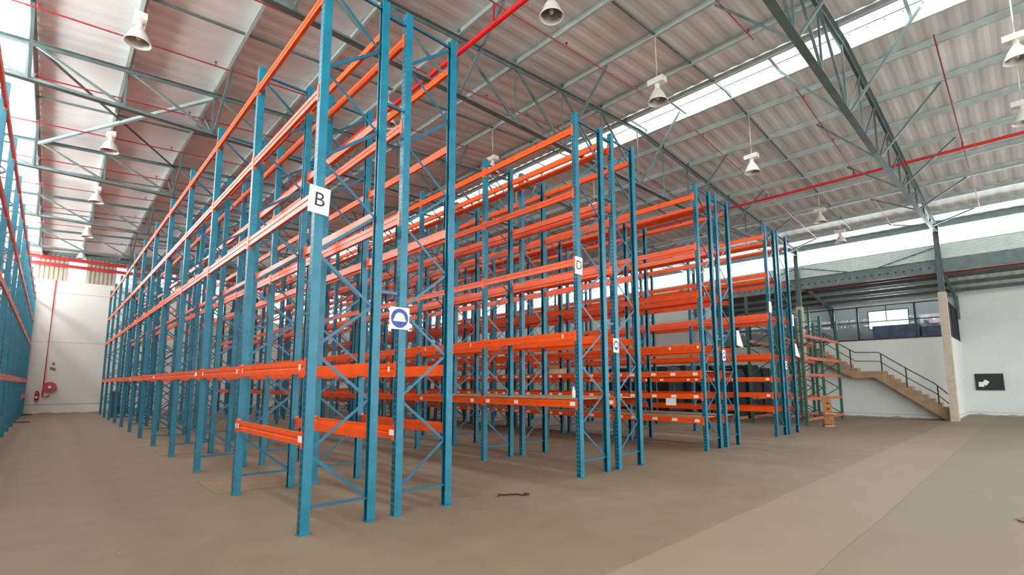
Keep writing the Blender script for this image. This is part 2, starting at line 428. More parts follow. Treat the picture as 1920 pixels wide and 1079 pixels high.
# ------------------------------------------------------------------ steel: trusses, purlins, columns
SH = {}
TY = [-3.2+5.65*k for k in range(7)]
nth = ['behind the camera', 'nearest the camera, crossing the upper right', 'second from the camera, over the rack ends',
       'third from the camera', 'fourth from the camera', 'fifth from the camera', 'last before the far wall']
PX = [-0.82] + [0.78+1.755*i for i in range(7)] + [12.62, 13.76] + [14.88+1.755*i for i in range(8)]
def zb(x): return 7.88 if x < 16 else 7.88+(x-16)/12.4*0.45
nodes = [XL] + PX[:8] + [13.27] + PX[10:] + [XC]
nodes = sorted(set(round(n, 3) for n in nodes))
for ti, Y in enumerate(TY):
    tr = thing('roof_truss', 'long grey steel roof truss, '+nth[ti], 'truss', (0, Y, 0), group='steel roof trusses')
    b = MB()
    for x0, x1 in ((XL, RIDGE), (RIDGE, XC)):
        for s in (-1, 1): b.angle((x0, s*0.008, zc(x0)), (x1, s*0.008, zc(x1)), 0.075, up=(0,0,-1), flip=s*1)
    for p in PX: b.box(p-.03, p-.022, -.05, .05, zc(p), zc(p)+.2)
    b.build('top_chord', M['steel'], tr)
    b = MB()
    for x0, x1 in ((XL, 16), (16, XC)):
        b.bar((x0, 0, zb(x0)-.004), (x1, 0, zb(x1)-.004), 0.15, 0.01); b.bar((x0, 0, zb(x0)+.04), (x1, 0, zb(x1)+.04), 0.012, 0.09)
    b.build('bottom_chord', M['steel'], tr)
    for i, xn in enumerate(nodes):
        MB().angle((xn, .01, zb(xn)), (xn, .01, zc(xn)), 0.05, 0.006).build('web_vertical', M['steel'], tr)
        if i+1 < len(nodes):
            xm = nodes[i+1]
            if xm <= RIDGE: p, q = (xn, -.01, zc(xn)-.03), (xm, -.01, zb(xm)+.03)
            else: p, q = (xn, -.01, zb(xn)+.03), (xm, -.01, zc(xm)-.03)
            MB().angle(p, q, 0.05, 0.006, up=(0,1,0)).build('web_diagonal', M['steel'], tr)
    for i, xn in enumerate(nodes[1:-1]):
        if i % 2: continue
        for s in (-1, 1):
            MB().angle((xn, s*.02, zb(xn)+.05), (xn+.02, s*1.45, zc(xn)+.04), 0.05, 0.006, up=(1,0,0)).build('fly_brace', M['steel'], tr)
def purlin_mesh(x):
    b = MB(); z0 = zc(x)+.03; yb = [Y0]+[y for y in TY]+[Y1]
    b.box(x-.003, x+.003, Y0, Y1, z0, z0+.2)
    b.box(x-.065, x, Y0, Y1, z0, z0+.004); b.box(x, x+.065, Y0, Y1, z0+.196, z0+.2)
    b.box(x-.069, x-.065, Y0, Y1, z0, z0+.02)
    return b
ordn = ['first', 'second', 'third', 'fourth', 'fifth', 'sixth', 'seventh', 'eighth', 'ninth', 'tenth', 'eleventh']
for i, x in enumerate(PX):
    if x < RIDGE: lab = 'long grey steel roof purlin, %s to the left of the bright ridge strip' % ordn[8-i]
    else: lab = 'long grey steel roof purlin, %s to the right of the bright ridge strip' % ordn[i-9]
    tag(purlin_mesh(x).build('roof_purlin', M['galv']), lab, 'purlin', 'steel roof purlins')
# bridging rods half way between trusses
mids = ['over the front of the racks', 'one bay beyond the rack fronts', 'two bays beyond the rack fronts', 'three bays beyond the rack fronts', 'four bays beyond the rack fronts', 'in the bay by the far wall']
for i in range(6):
    y = TY[i+1]+2.85 if i < 5 else TY[6]+2.2
    b = MB()
    for x0, x1 in ((-0.8, RIDGE), (RIDGE, 27.2)): b.bar((x0, y, zc(x0)+.10), (x1, y, zc(x1)+.10), 0.035, 0.05)
    tag(b.build('bridging_rod', M['steel']), 'thin steel bridging rod between roof purlins, '+mids[i], 'bridging rod', 'purlin bridging rods')
# plan bracing near the left eave
for k, (ya, yb_) in enumerate(((TY[3], TY[4]), (TY[1], TY[2]))):
    o = thing('roof_cross_brace', ('crossed steel braces in the roof by the left eave, ' + ('beyond the second lamp' if k == 0 else 'above the camera end')), 'brace', (0, ya, 0))
    MB().angle((-.8, 0, zc(-.8)-.06), (2.5, yb_-ya, zc(2.5)-.06), 0.07).build('brace_bar', M['dark'], o)
    MB().angle((2.5, 0, zc(2.5)-.12), (-.8, yb_-ya, zc(-.8)-.12), 0.07).build('brace_bar', M['lightsteel'], o)
# columns on the right with annex rafters
colw = ['beside the stair foot', 'behind the upper stair flight', 'third along the right side', 'fourth along the right side', 'fifth along the right side', 'sixth along the right side']
for i, Y in enumerate(TY[1:]):
    c = thing('building_column', 'grey steel column on a square concrete pier, '+colw[i], 'column', (XC, Y, 0), group='columns along the right side')
    MB().box(-.17, .17, -.14, .14, 0, 5.6).build('concrete_pier', M['concrete_col'], c)
    MB().box(-.12, .12, -.1, -.09, 5.6, 8.62).box(-.12, .12, .09, .1, 5.6, 8.62).box(-.006, .006, -.09, .09, 5.6, 8.62).build('steel_stanchion', M['steel'], c)
    b = MB(); x0, x1 = .12, XR-XC-.05; za0, za1 = za(XC+x0)-.12, za(XC+x1)-.12
    b.bar((x0, 0, za0-.1), (x1, 0, za1-.1), .1, .2).bar((x0, 0, za0-.55), (x0+1.2, 0, za(XC+1.3)-.32), .06, .06)
    b.bar((x1, 0, za1-.9), (x1-.9, 0, za(XR-.95)-.32), .06, .06)
    b.build('annex_rafter', M['steel'], c)
    MB().box(x1-.14, x1+.02, -.09, .09, 4.95, za1-.02).build('wall_stub', M['steel'], c)
for i, Y in enumerate(TY[1:6]):
    g = thing('eaves_girder', 'grey eaves girder between right side columns, '+(['bay nearest the office corner','bay behind the stair landing','third bay along','fourth bay along','fifth bay along'][i]), 'girder', (XC, Y, 6.5), group='eaves girders')
    L = 5.65-.24
    MB().box(-.01, 0, .12, .12+L, 0, .58).box(-.08, .0, .12, .12+L, 0, .012).box(-.08, 0, .12, .12+L, .568, .58).build('channel', M['steel'], g)
    t = .3
    if 'bp' not in SH: SH['bp'] = MB().box(-.018, -.008, 0, .09, .2, .29).mesh('bolt_plate', M['dark'])
    while t < L: inst('bolt_plate', SH['bp'], g, (0, t, 0)); t += .3
    MB().bar((.05, .1, 1.15), (.05, 2.2, .6), .04, .04).build('rail_brace', M['dark'], g)
    MB().bar((.05, .1+L, 1.15), (.05, L-2.0, .6), .04, .04).build('rail_brace', M['dark'], g)
tag(MB().box(XC-.02, XC, Y0, TY[1]-.12, 6.5, 7.08).build('eaves_girder', M['steel']), 'grey eaves girder running off past the office corner on the right', 'girder', 'eaves girders')
for i, x in enumerate((29.6, 30.9, 32.2, 33.5)):
    tag(MB().box(x-.003, x+.003, Y0, Y1, za(x)-.22, za(x)-.02).box(x-.06, x, Y0, Y1, za(x)-.22, za(x)-.214).build('annex_purlin', M['steel']),
        'dark steel purlin under the annex roof, %s from the column line' % ordn[i], 'purlin', 'annex roof purlins')
# red girts on the far wall
for i, z in enumerate((8.30, 8.68)):
    tag(MB().box(XL, XC, Y1-.14, Y1-.02, z-.09, z-.08).box(XL, XC, Y1-.03, Y1-.02, z-.09, z+.09).box(XL, XC, Y1-.14, Y1-.02, z+.08, z+.09).build('wall_girt', M['redgirt']),
        'red steel girt across the top of the far wall, %s of two' % ('lower', 'upper')[i], 'girt', 'far wall girts')
tag(MB().box(XL, XC, Y1-.3, Y1-.16, 8.86, 9.04).build('eaves_beam', M['steel']), 'grey steel beam along the top of the far wall above the red girts', 'beam')

# ------------------------------------------------------------------ sprinkler pipes
m1 = thing('sprinkler_main', 'thick red sprinkler main running back above the B rack', 'pipe', (5.80, 0, 8.6), group='red sprinkler mains')
MB().tube([(0, Y0, 0), (0, 36.5, 0)], .055, 10).build('pipe', M['red'], m1)
m2 = thing('sprinkler_main', 'red sprinkler main running back through the trusses on the right', 'pipe', (20.2, 0, 8.9), group='red sprinkler mains')
MB().tube([(0, Y0, 0), (0, 36.5, 0)], .05, 10).build('pipe', M['red'], m2)
m3 = thing('sprinkler_main', 'dull red sprinkler main under the low annex roof', 'pipe', (29.55, 0, 6.62), group='red sprinkler mains')
MB().tube([(0, Y0, 0), (0, 36.5, 0)], .05, 10).build('pipe', M['reddull'], m3)
ybr = [0.9, 3.75, 6.65, 9.45, 12.15, 15.0, 17.7, 20.6, 23.3, 26.2, 29.0, 31.8, 34.5]
for i, y in enumerate(ybr):
    for side in (0, 1):
        if side == 0 and i < 1: continue
        x0, x1 = ((-1.3, 11.2), (14.2, 27.0))[side]; mx = (5.80, 20.2)[side]; mz = (8.6, 8.9)[side]
        zf = lambda x: zc(x)-.14
        o = thing('sprinkler_branch', 'thin red sprinkler branch pipe under the %s roof slope, %s from the front' % (('left', 'right')[side], ['first','second','third','fourth','fifth','sixth','seventh','eighth','ninth','tenth','eleventh','twelfth','thirteenth'][i]), 'pipe', (0, y, 0), group='sprinkler branch pipes')
        MB().tube([(x0, 0, zf(x0)), (x1, 0, zf(x1))], .016, 6).build('pipe', M['redthin'], o)
        MB().tube([(mx, 0, mz), (mx, 0, zf(mx))], .022, 6).build('riser', M['redthin'], o)
        t = x0+.6
        if 'sh' not in SH: SH['sh'] = MB().tube([(0, 0, 0), (0, 0, .09)], .012, 5).lathe([(0, .09), (.03, .09), (.03, .1)], (0, 0, 0), 6).mesh('sprinkler_head', M['redthin'])
        while t < x1: inst('sprinkler_head', SH['sh'], o, (t, 0, zf(t))); t += 2.9

# ------------------------------------------------------------------ high bay lamps
def lamp(x, y, z, label):
    o = thing('high_bay_lamp', label, 'lamp', (x, y, z), group='high bay lamps')
    if not LM:
        LM['cable'] = MB().tube([(0, 0, .55), (.01, 0, .8), (-.01, 0, 1.05), (0, 0, 1.3)], .012, 6).mesh('cable', M['lampwhite'])
        LM['box'] = MB().box(-.1, .1, -.19, .19, .42, .55).mesh('ballast', M['lampwhite'])
        LM['neck'] = MB().lathe([(.055, .42), (.06, .33), (.085, .28)], n=16).mesh('neck', M['lampwhite'], True)
        LM['bell'] = MB().lathe([(a_*.88, b_) for a_, b_ in [(.0, .31), (.06, .31), (.10, .28), (.15, .21), (.20, .11), (.235, .03), (.26, .0), (.255, -.012), (.228, .0), (.225, .03), (.19, .11), (.14, .20), (.09, .27), (.0, .28)]], n=32).mesh('reflector', M['lampwhite'], True)
        LM['in'] = MB().lathe([(a_*.88, b_) for a_, b_ in [(.2245, .035), (.186, .11), (.136, .20), (.088, .262), (.0, .272)]], n=32).mesh('liner', M['lampin'], True)
        LM['bulb'] = MB().lathe([(0, .05), (.03, .06), (.045, .1), (.04, .15), (.02, .22), (.02, .27)], n=16).mesh('bulb', M['bulb'], True)
    hk = zc(x)-z+.032
    c = inst('cable', LM['cable'], o); c.location = (0, 0, .55); c.scale = (1, 1, max(.05, (hk-.55)/.75)); c.location = (0, 0, .55-.55*c.scale.z)
    inst('ballast_box', LM['box'], o); inst('lamp_neck', LM['neck'], o)
    bl = inst('reflector', LM['bell'], o); inst('reflector_liner', LM['in'], bl); inst('bulb', LM['bulb'], o)
    return o
LM = {}
for a in ((0.74, 11.37, 8.2, 'white bell lamp, largest of the row above the left aisle'),
          (0.74, 17.46, 8.2, 'white bell lamp, second of the row above the left aisle'),
          (0.74, 22.83, 8.2, 'white bell lamp, third of the row above the left aisle'),
          (0.74, 28.6, 8.2, 'white bell lamp, fourth of the row above the left aisle'),
          (0.74, 33.9, 8.2, 'white bell lamp, last of the left aisle row, by the far wall'),
          (6.10, 5.41, 8.2, 'white bell lamp beside the thick red main, cut by the top edge'),
          (6.04, 11.2, 8.45, 'white bell lamp seen through the top of the B rack'),
          (9.555, 5.3, 7.95, 'white bell lamp just left of the bright ridge strip'),
          (14.88, 5.25, 7.9, 'white bell lamp hanging alone right of the ridge strip'),
          (21.90, 5.29, 8.0, 'small bell lamp near the right eave, beyond the red main'),
          (25.41, 5.4, 7.9, 'dark small bell lamp against the right clerestory'),
          (13.76, -0.33, 8.1, 'white bell lamp at the right edge, upper of two'),
          (16.635, -0.37, 7.85, 'white bell lamp at the right edge, lower of two'),
          (6.04, 16.9, 8.2, 'bell lamp deep above the racks, left of the ridge'),
          (9.555, 11.0, 8.1, 'bell lamp above the D rack, left of the ridge strip'),
          (14.88, 11.1, 8.0, 'bell lamp behind the second truss, right of the ridge strip')):
    lamp(*a)

# ------------------------------------------------------------------ pallet racks
FL = 2.59; FY = 5.505; HP = 6.67
Z = [0.29+0.565*i for i in range(12)]
MESH = {}
def post_mesh(h, m):
    key = ('post', h, m.name)
    if key not in MESH:
        W, D, t = .10, .09, .004          # web faces -x
        poly = [(-W/2, -D/2), (W/2, -D/2), (W/2, -D/2+.02), (W/2-t, -D/2+.02), (W/2-t, -D/2+t), (-W/2+.035, -D/2+t), (-W/2+.03, -D/2+.007), (-W/2+t, -D/2+.007)]
        poly += [(-W/2+t, D/2-.007), (-W/2+.03, D/2-.007), (-W/2+.035, D/2-t), (W/2-t, D/2-t), (W/2-t, D/2-.02), (W/2, D/2-.02), (W/2, D/2), (-W/2, D/2)]
        MESH[key] = MB().prism(poly, 'z', 0, h).mesh('post', m)
    return MESH[key]
def foot_mesh(m):
    if ('foot', m.name) not in MESH: MESH['foot', m.name] = MB().box(-.065, .065, -.06, .06, 0, .008).lathe([(0, .03), (.012, .03), (.012, .008)], (.0, .05, 0), 6).mesh('foot_plate', m)
    return MESH['foot', m.name]
def beam_mesh(L, h, m):
    """along +y from 0 to L; outer face at x = 0, body goes to +x"""
    key = ('beam', L, h, m.name)
    if key not in MESH:
        b = MB(); e = .050
        poly = [(0, -h/2), (.045, -h/2), (.045, h/2-.028), (.030, h/2-.028), (.030, h/2), (0, h/2), (0, h*.10), (.008, h*.06), (.008, -h*.06), (0, -h*.10)]
        b.prism(poly, 'y', e, L-e)
        for (a0, a1) in ((.003, e), (L-e, L-.003)):
            b.box(-.006, .0, a0, a1, -.10, .10)
            b.box(.0, .045, e-.004 if a0 < 1 else L-e, e if a0 < 1 else L-e+.004, -.10, .10)
        MESH[key] = b.mesh('beam', m)
    return MESH[key]
def brace_meshes(D, start_hi, n, h):
    key = ('brace', round(D, 3), start_hi, n)
    if key not in MESH:
        out = []; x0, x1 = .05, D-.05
        def seg(p, q): return MB().angle((p[0], 0, p[1]), (q[0], 0, q[1]), .034, .004, up=(0, 1, 0))
        zz = [z for z in Z if z < h-.15]
        out.append(('horizontal_brace', MB().bar((x0-.03, 0, zz[0]-.02), (x1+.03, 0, zz[0]-.02), .034, .028)))
        hi = start_hi
        for i in range(len(zz)-1):
            a, b_ = (x1, x0) if hi else (x0, x1)
            out.append(('diagonal_brace', seg((a, zz[i]+.02), (b_, zz[i+1]-.02)))); hi = not hi
        out.append(('horizontal_brace', MB().bar((x0-.03, 0, zz[-1]+.05), (x1+.03, 0, zz[-1]+.05), .034, .028)))
        MESH[key] = out
    return MESH[key]
def dist(x, y): return math.hypot(x, y)
def rack(label, xa, xb, outer, nb, levels, start_hi, y0=FY, posts='blue', bracem='brace', beams='orange', hp=HP, near=3, extra=(), decks=(), stickers=(), bay=FL, rot=None, group='blue and orange pallet rack runs', faces=(0, 1)):
    root = thing('pallet_rack', label, 'pallet rack', (xa, y0, 0), rot or 0, group)
    D = xb-xa
    pm, fm = post_mesh(hp, M[posts]), foot_mesh(M[posts])
    bml = brace_meshes(D, start_hi, 0, hp); meshes = None
    key = ('bm', round(D, 3), start_hi, bracem, hp)
    if key not in MESH:
        MESH[key] = [(n, b.mesh(n, M[bracem])) for n, b in bml]
        allb = MB()
        for n, b in bml:
            k = len(allb.v); allb.v += b.v; allb.f += [tuple(i+k for i in f_) for f_ in b.f]
        MESH[key+('all',)] = allb.mesh('bracing', M[bracem])
    for k in range(nb+1):
        y = k*bay
        for j, x in enumerate((0, D)):
            p = inst('post', pm, root, (x, y, 0), 0 if j == 0 else math.pi)
            if k < 5: inst('foot_plate', fm, p)
        if k < near:
            for n, me in MESH[key]: inst(n, me, root, (0, y, 0))
        else: inst('bracing', MESH[key+('all',)], root, (0, y, 0))
    L = bay; cand = []
    for k in range(nb):
        for z, h in levels: cand += [(k, z, h, s) for s in faces]
        for (kk, z, h, sides) in extra:
            if kk == k: cand += [(k, z, h, s) for s in sides]
    cand.sort(key=lambda c: (c[0], c[1]))
    far = MB()
    for i, (k, z, h, s) in enumerate(cand):
        x = -.052 if s == 0 else D+.052
        me = beam_mesh(L, h, M[beams])
        if i < 100:
            o = inst('beam', me, root, (x, k*L, z) if s == 0 else (x, (k+1)*L, z), 0 if s == 0 else math.pi)
            if s == 0 and (k, round(z, 2)) in stickers:
                for t, wd in stickers[(k, round(z, 2))]:
                    MB().box(-.009, -.0065 if (t < .06 or t > L-.2) else -.001, t, t+wd, -.035, .035).build('label_sticker', M['sticker'], o)
        else:
            n0 = len(far.v)
            for v in me.vertices:
                c = v.co
                far.v.append((x+c.x, k*L+c.y, z+c.z) if s == 0 else (x-c.x, (k+1)*L-c.y, z+c.z))
            for p_ in me.polygons: far.f.append(tuple(n0+i_ for i_ in p_.vertices))
    if far.v:
        fo = far.build('far_beams', M[beams], root); fo['kind'] = 'stuff'; fo['label'] = 'orange beams of the farthest bays'
    for (k, z) in decks:
        b = MB(); n = 4
        for q in range(n): b.box(0, D, .06+q*(L-.12)/n, .06+(q+1)*(L-.12)/n-.008, 0, .018)
        b.build('deck_board', M['chip'], root, (0, k*L, z))
    return root
XS = [2.112, 2.878, 3.233, 3.985, 6.826, 7.599, 7.964, 8.719, 11.6, 12.352, 12.708, 13.449, 16.28, 17.055, 17.356, 18.214]
B_ = [(6.28, .12), (5.04, .12), (3.76, .13), (1.79, .15)]
D_ = [(6.33, .12), (5.10, .12), (3.80, .13), (2.46, .15), (1.25, .13)]
E_ = [(6.33, .12), (5.03, .12), (3.82, .13), (2.50, .15), (1.84, .13), (1.29, .12), (0.71, .13)]
F_ = [(6.27, .12), (5.02, .12), (3.72, .14), (2.46, .14), (1.74, .13), (1.24, .12), (0.80, .12)]
low = [(0, 1.0, .14, (0, 1))]
def stk(*a): return list(a)
sB = {(0, 1.0): stk((.0, .05), (.05, .06), (2.42, .06), (2.54, .05)), (0, 1.79): stk((2.40, .03), (.15, .04)), (1, 1.79): stk((.1, .05), (2.35, .05)), (2, 1.79): stk((.3, .16),), (4, 1.79): stk((.3, .16),), (6, 1.79): stk((.3, .16),)}
sD = {(0, 1.25): stk((.05, .12), (1.5, .1), (2.35, .12)), (0, 2.46): stk((.3, .03),), (1, 2.46): stk((.4, .03), (2.2, .03)), (1, 1.25): stk((.3, .1), (2.3, .1))}
sE = {(k, z): stk((.12, .12), (.7, .14), (1.25, .14), (1.9, .13), (2.3, .1)) for k in range(4) for z in (1.84, 1.29, .71)}
sE.update({(0, 2.5): stk((.05, .05), (.8, .05))})
sF = {(k, z): stk((.1, .1), (1.1, .14), (1.7, .14), (2.4, .1)) for k in range(3) for z in (1.74, 1.24)}
rack('blue and orange pallet rack nearest the camera, carrying the letter B board', XS[0], XS[1], 0, 11, B_, True, extra=low, stickers=sB)
rack('blue and orange pallet rack behind the B board rack, carrying the largest helmet sign', XS[2], XS[3], 0, 11, B_, False, extra=low, stickers=sB)
rack('blue and orange pallet rack carrying the letter D board, chipboard shelf low down', XS[4], XS[5], 0, 11, D_, True, stickers=sD, decks=[(0, 1.325), (1, 1.325)])
rack('blue and orange pallet rack backing the D board rack, helmet sign on its near post', XS[6], XS[7], 0, 11, D_, False, stickers=sD, decks=[(0, 1.325), (1, 1.325)])
ed = [(k, z) for k in range(6) for z in (.775, 1.905)]
rack('blue and orange pallet rack with many low stickered shelves, left of third pair', XS[8], XS[9], 0, 11, E_, True, stickers=sE, decks=ed)
rack('blue and orange pallet rack with small helmet sign, right of third pair', XS[10], XS[11], 0, 11, E_, False, stickers=sE, decks=ed)
rack('blue and orange pallet rack, left of the pair closest to the stairs', XS[12], XS[13], 0, 11, F_, True, stickers=sF)
rack('blue and orange pallet rack, right of the pair closest to the stairs', XS[14], XS[15], 0, 11, F_, False, stickers=sF)
# rack along the left wall
rack('blue pallet rack with pinkish beams along the left edge wall', -1.68, -.92, 0, 11, B_, True, y0=8.9, near=0, extra=[(9, 1.0, .14, (1,)), (10, 1.0, .14, (1,))], bay=2.56)
# row spacers between back to back racks, parented to the nearer rack
roots = [o for o in C.objects if o.name.startswith('pallet_rack')]
for i, (a, b_) in enumerate(((1, 2), (5, 6), (9, 10), (13, 14))):
    rt = roots[i*2]; w_ = XS[b_]-XS[a]
    me = MB().box(.055, w_-.068, -.02, .02, -.02, .02).mesh('row_spacer', M['brace'])
    for k in range(0, 12, 2 if i else 1):
        for z in (2.75, 5.25, 6.5):
            inst('row_spacer', me, rt, (XS[a]-XS[2*i*2], k*FL, z)) if k < 8 else None

# green racks by the stairs: they run along x
def green_rack(label, x0, y0, nb, hp, levels):
    rack(label, 0, .92, 0, nb, levels, True, posts='green', bracem='green_brace', beams='faded', hp=hp, near=3, bay=2.55, rot=-H, group='green racks by the stairs', y0=0).location = (x0, y0, 0)
green_rack('green rack with faded orange beams beside the stairs, front of two', 21.45, 7.05, 2, 4.5, [(3.5, .12), (2.62, .12), (1.95, .1), (1.0, .1), (.22, .1)])
green_rack('taller green rack with faded orange beams, behind its twin by the stairs', 21.45, 8.15, 2, 5.3, [(3.4, .12), (2.6, .12), (1.0, .1), (.22, .1)])

# ------------------------------------------------------------------ signs on the racks
def board(name, x, z, wd, ht, label, letter=None, tilt=0, y=FY-.058):
    o = thing(name, label, 'sign', (x, y, z)); o.rotation_euler = (0, tilt, 0)
    MB().box(-wd/2, wd/2, -.004, .004, -ht/2, ht/2).build('board', M['white'], o)
    if letter:
        c = bpy.data.curves.new('letter', 'FONT'); c.body = letter; c.size = ht*.74; c.extrude = .001; c.align_x = 'CENTER'; c.align_y = 'CENTER'
        tmp = bpy.data.objects.new('letter_outline', c); me = bpy.data.meshes.new_from_object(tmp); bpy.data.objects.remove(tmp); me.materials.clear(); me.materials.append(M['ink'])
        t = bpy.data.objects.new('letter', me); C.objects.link(t); t.parent = o; t.location = (0, -.006, 0); t.rotation_euler = (H, 0, 0)
    return o
board('row_sign', 2.10, 3.70, .24, .32, 'white board with black letter B on the nearest blue post', 'B', .05)
board('row_sign', 6.80, 3.72, .20, .32, 'white board with black letter D on a blue post', 'D', .02)
def strokes(o, segs, w_=.012):
    b = MB()
    for p, q in segs: b.bar((p[0], -.005, p[1]), (q[0], -.005, q[1]), .002, w_)
    return b.build('letter', M['ink'], o)
o = board('row_sign', 16.24, 3.98, .20, .34, 'white board with a thin black mark on the front post nearest the stairs'); strokes(o, [((0, -.08), (0, .08))])
o = board('row_sign', 18.30, 3.75, .14, .40, 'narrow white board on the rightmost blue rack post')
def helmet(x, z, wd, ht, label, y=FY-.058):
    o = thing('safety_sign', label, 'sign', (x, y, z), group='blue hard hat signs')
    MB().box(-wd/2, wd/2, -.004, .004, -ht/2, ht/2).build('board', M['white'], o)
    r_ = min(wd, ht)*.44; sy = 1 if ht <= wd*1.15 else 1.25
    def disc(m, pts, yy, nm): MB().prism(pts, 'y', yy-.001, yy).build(nm, m, o)
    circ = [(r_*math.cos(t*math.pi/20), sy*r_*math.sin(t*math.pi/20)) for t in range(40)]
    disc(M['signblue'], circ, -.0045, 'blue_disc')
    hat = [(-.68*r_, -.12*r_*sy), (-.78*r_, -.26*r_*sy), (-.74*r_, -.32*r_*sy), (.74*r_, -.32*r_*sy), (.72*r_, -.15*r_*sy), (.62*r_, -.02*r_)]
    hat += [(.60*r_*math.cos(t*math.pi/12), sy*r_*(-.02+.60*math.sin(t*math.pi/12))) for t in range(0, 13)]
    disc(M['white'], hat, -.006, 'helmet_symbol')
    return o
helmet(3.18, 2.43, .28, .28, 'largest white safety sign with a blue disc and white hard hat')
helmet(7.89, 2.335, .17, .27, 'hard hat safety sign on the rack behind the D board')
helmet(12.69, 2.335, .17, .27, 'small hard hat safety sign on the third pair of racks')
helmet(17.34, 2.2, .16, .26, 'smallest hard hat safety sign, on the pair nearest the stairs')

# ------------------------------------------------------------------ office side: stairs, railing, things on the walls
poly = [(2.62, 0.0)]
n1 = 10
for i in range(n1):
    y = 2.62+i*.238; z = .40+(i+1)*.179; poly += [(y, z-.179 if i else 0.3), (y, z)]
poly += [(5.0, 2.19), (5.85, 2.19)]
for i in range(10):
    y = 5.85+i*.26; z = 2.19+(i+1)*.172; poly += [(y, z-.172), (y, z)]
poly += [(8.71, 3.91), (10.2, 3.91), (10.2, 3.65), (8.8, 3.6), (6.0, 1.84), (5.2, 1.9), (2.75, 0.0)]
st = thing('staircase', 'tan concrete staircase with black two-bar railing climbing the white office wall', 'staircase', (28.62, 0, 0))
MB().prism(poly, 'x', 0, .66).build('stair_flight', M['stair'], st)
RX = .04
top = [(0, 2.60, 1.12), (0, 3.03, 1.60), (0, 3.90, 2.24), (0, 4.97, 3.08), (0, 5.90, 3.12), (0, 6.43, 3.50), (0, 7.68, 4.5), (0, 8.7, 4.85), (0, 10.2, 4.85)]
MB().tube(top, .022, 8).build('top_rail', M['black'], st, (RX, 0, 0))
MB().tube([(p[0], p[1], p[2]-.42) for p in top], .018, 8).build('mid_rail', M['black'], st, (RX, 0, 0))
MB().tube([top[0], (0, 2.50, .95), (0, 2.52, .8), (0, 2.60, .70)], .02, 8).build('rail_end', M['black'], st, (RX, 0, 0))
for y, z0, z1 in ((2.95, .75, 1.5), (4.0, 1.45, 2.32), (4.88, 2.1, 3.0), (6.1, 2.3, 3.27), (7.2, 3.0, 4.1), (8.4, 3.8, 4.75), (9.6, 3.9, 4.85)):
    MB().bar((0, y, z0), (0, y, z1), .05, .03, up=(1, 0, 0)).box(-.05, .05, y-.05, y+.05, z0-.02, z0+.01).build('baluster', M['black'], st, (RX, 0, 0))
nb_ = thing('notice_board', 'black notice board on the right white wall with loose papers', 'notice board', (XR-.03, 1.55, 1.68))
MB().box(-.015, .03, -.5, .5, -.40, .40).build('board', M['ink'], nb_)
MB().box(-.03, -.015, -.52, -.49, -.42, .42).box(-.03, -.015, .49, .52, -.42, .42).box(-.03, -.015, -.49, .49, .39, .42).box(-.03, -.015, -.49, .49, -.42, -.39).build('frame', M['black'], nb_)
for k, (y, z, a) in enumerate(((.30, -.12, .05), (.14, -.03, .6))):
    o = MB().box(-.02, -.017, -.10, .10, -.12, .12).build('paper_sheet', M['white'], None, (XR-.03-.002*k, 1.55+y, 1.68+z)); o.rotation_euler = (a, 0, 0)
    tag(o, ('white paper hanging level on the black notice board' if k == 0 else 'white paper tilted on the black notice board'), 'paper')
def hose_reel(x, y, z, axis, label, s=1):
    o = thing('hose_reel', label, 'hose reel', (x, y, z))
    ax = axis; d = -.14
    MB().lathe([(0, 0), (.29, 0), (.29, -.02), (.10, -.03), (.10, -.11), (.29, -.12), (.29, -.14), (0, -.14)], n=32, axis=ax).build('drum', M['extred'], o)
    b = MB()
    for k in range(4): b.lathe([(.12+.04*k, -.035), (.16+.04*k, -.035), (.16+.04*k, -.105), (.12+.04*k, -.105)], n=24, axis=ax)
    b.build('hose', mat('red_hose_%s' % ax, (128, 50, 90), .5), o)
    MB().lathe([(0, -.145), (.07, -.145), (.07, -.17), (0, -.18)], n=16, axis=ax).build('hub', M['cloth'], o)
    return o
hose_reel(.06, Y1, 1.45, 'y', 'red fire hose reel on the far white wall')
hose_reel(XR, 3.4, 5.05, 'x', 'dark red hose reel seen through the office glazing')
tag(MB().tube([(-.15, Y1-.06, 7.45), (-.2, Y1-.06, .95), (.0, Y1-.06, .93), (.05, Y1-.06, 1.0)], .035, 8).build('hose_supply_pipe', M['red']), 'red pipe dropping down the far wall to the hose reel', 'pipe')
ex = thing('fire_extinguisher', 'red fire extinguisher hung left of the hose reel on the far wall', 'fire extinguisher', (-.42, Y1-.09, .72))
MB().lathe([(0, 0), (.07, 0), (.085, .02), (.085, .36), (.06, .43), (.025, .46), (.025, .5)], n=20).build('cylinder', M['extred'], ex, smooth=True)
MB().box(-.02, .02, -.06, .03, .5, .55).tube([(.03, -.02, .5), (.09, -.05, .4), (.085, -.06, .12)], .012, 6).build('valve_and_hose', M['black'], ex)
MB().box(-.05, .05, -.088, -.084, .14, .24).build('label', M['sticker'], ex)
MB().box(-.07, .07, .07, .09, .1, .5).build('wall_bracket', M['dark'], ex)
for k, (x, z) in enumerate(((.12, 2.75), (.16, 2.45), (.05, 2.5))):
    tag(MB().box(x-.06, x+.06, Y1-.04, Y1, z-.06, z+.06).build('switch_box', M['greybox']), ['small grey box on the far wall, highest above the hose reel', 'small grey box on the far wall, lower right above the hose reel', 'small grey box on the far wall, lower left above the hose reel'][k], 'switch box')
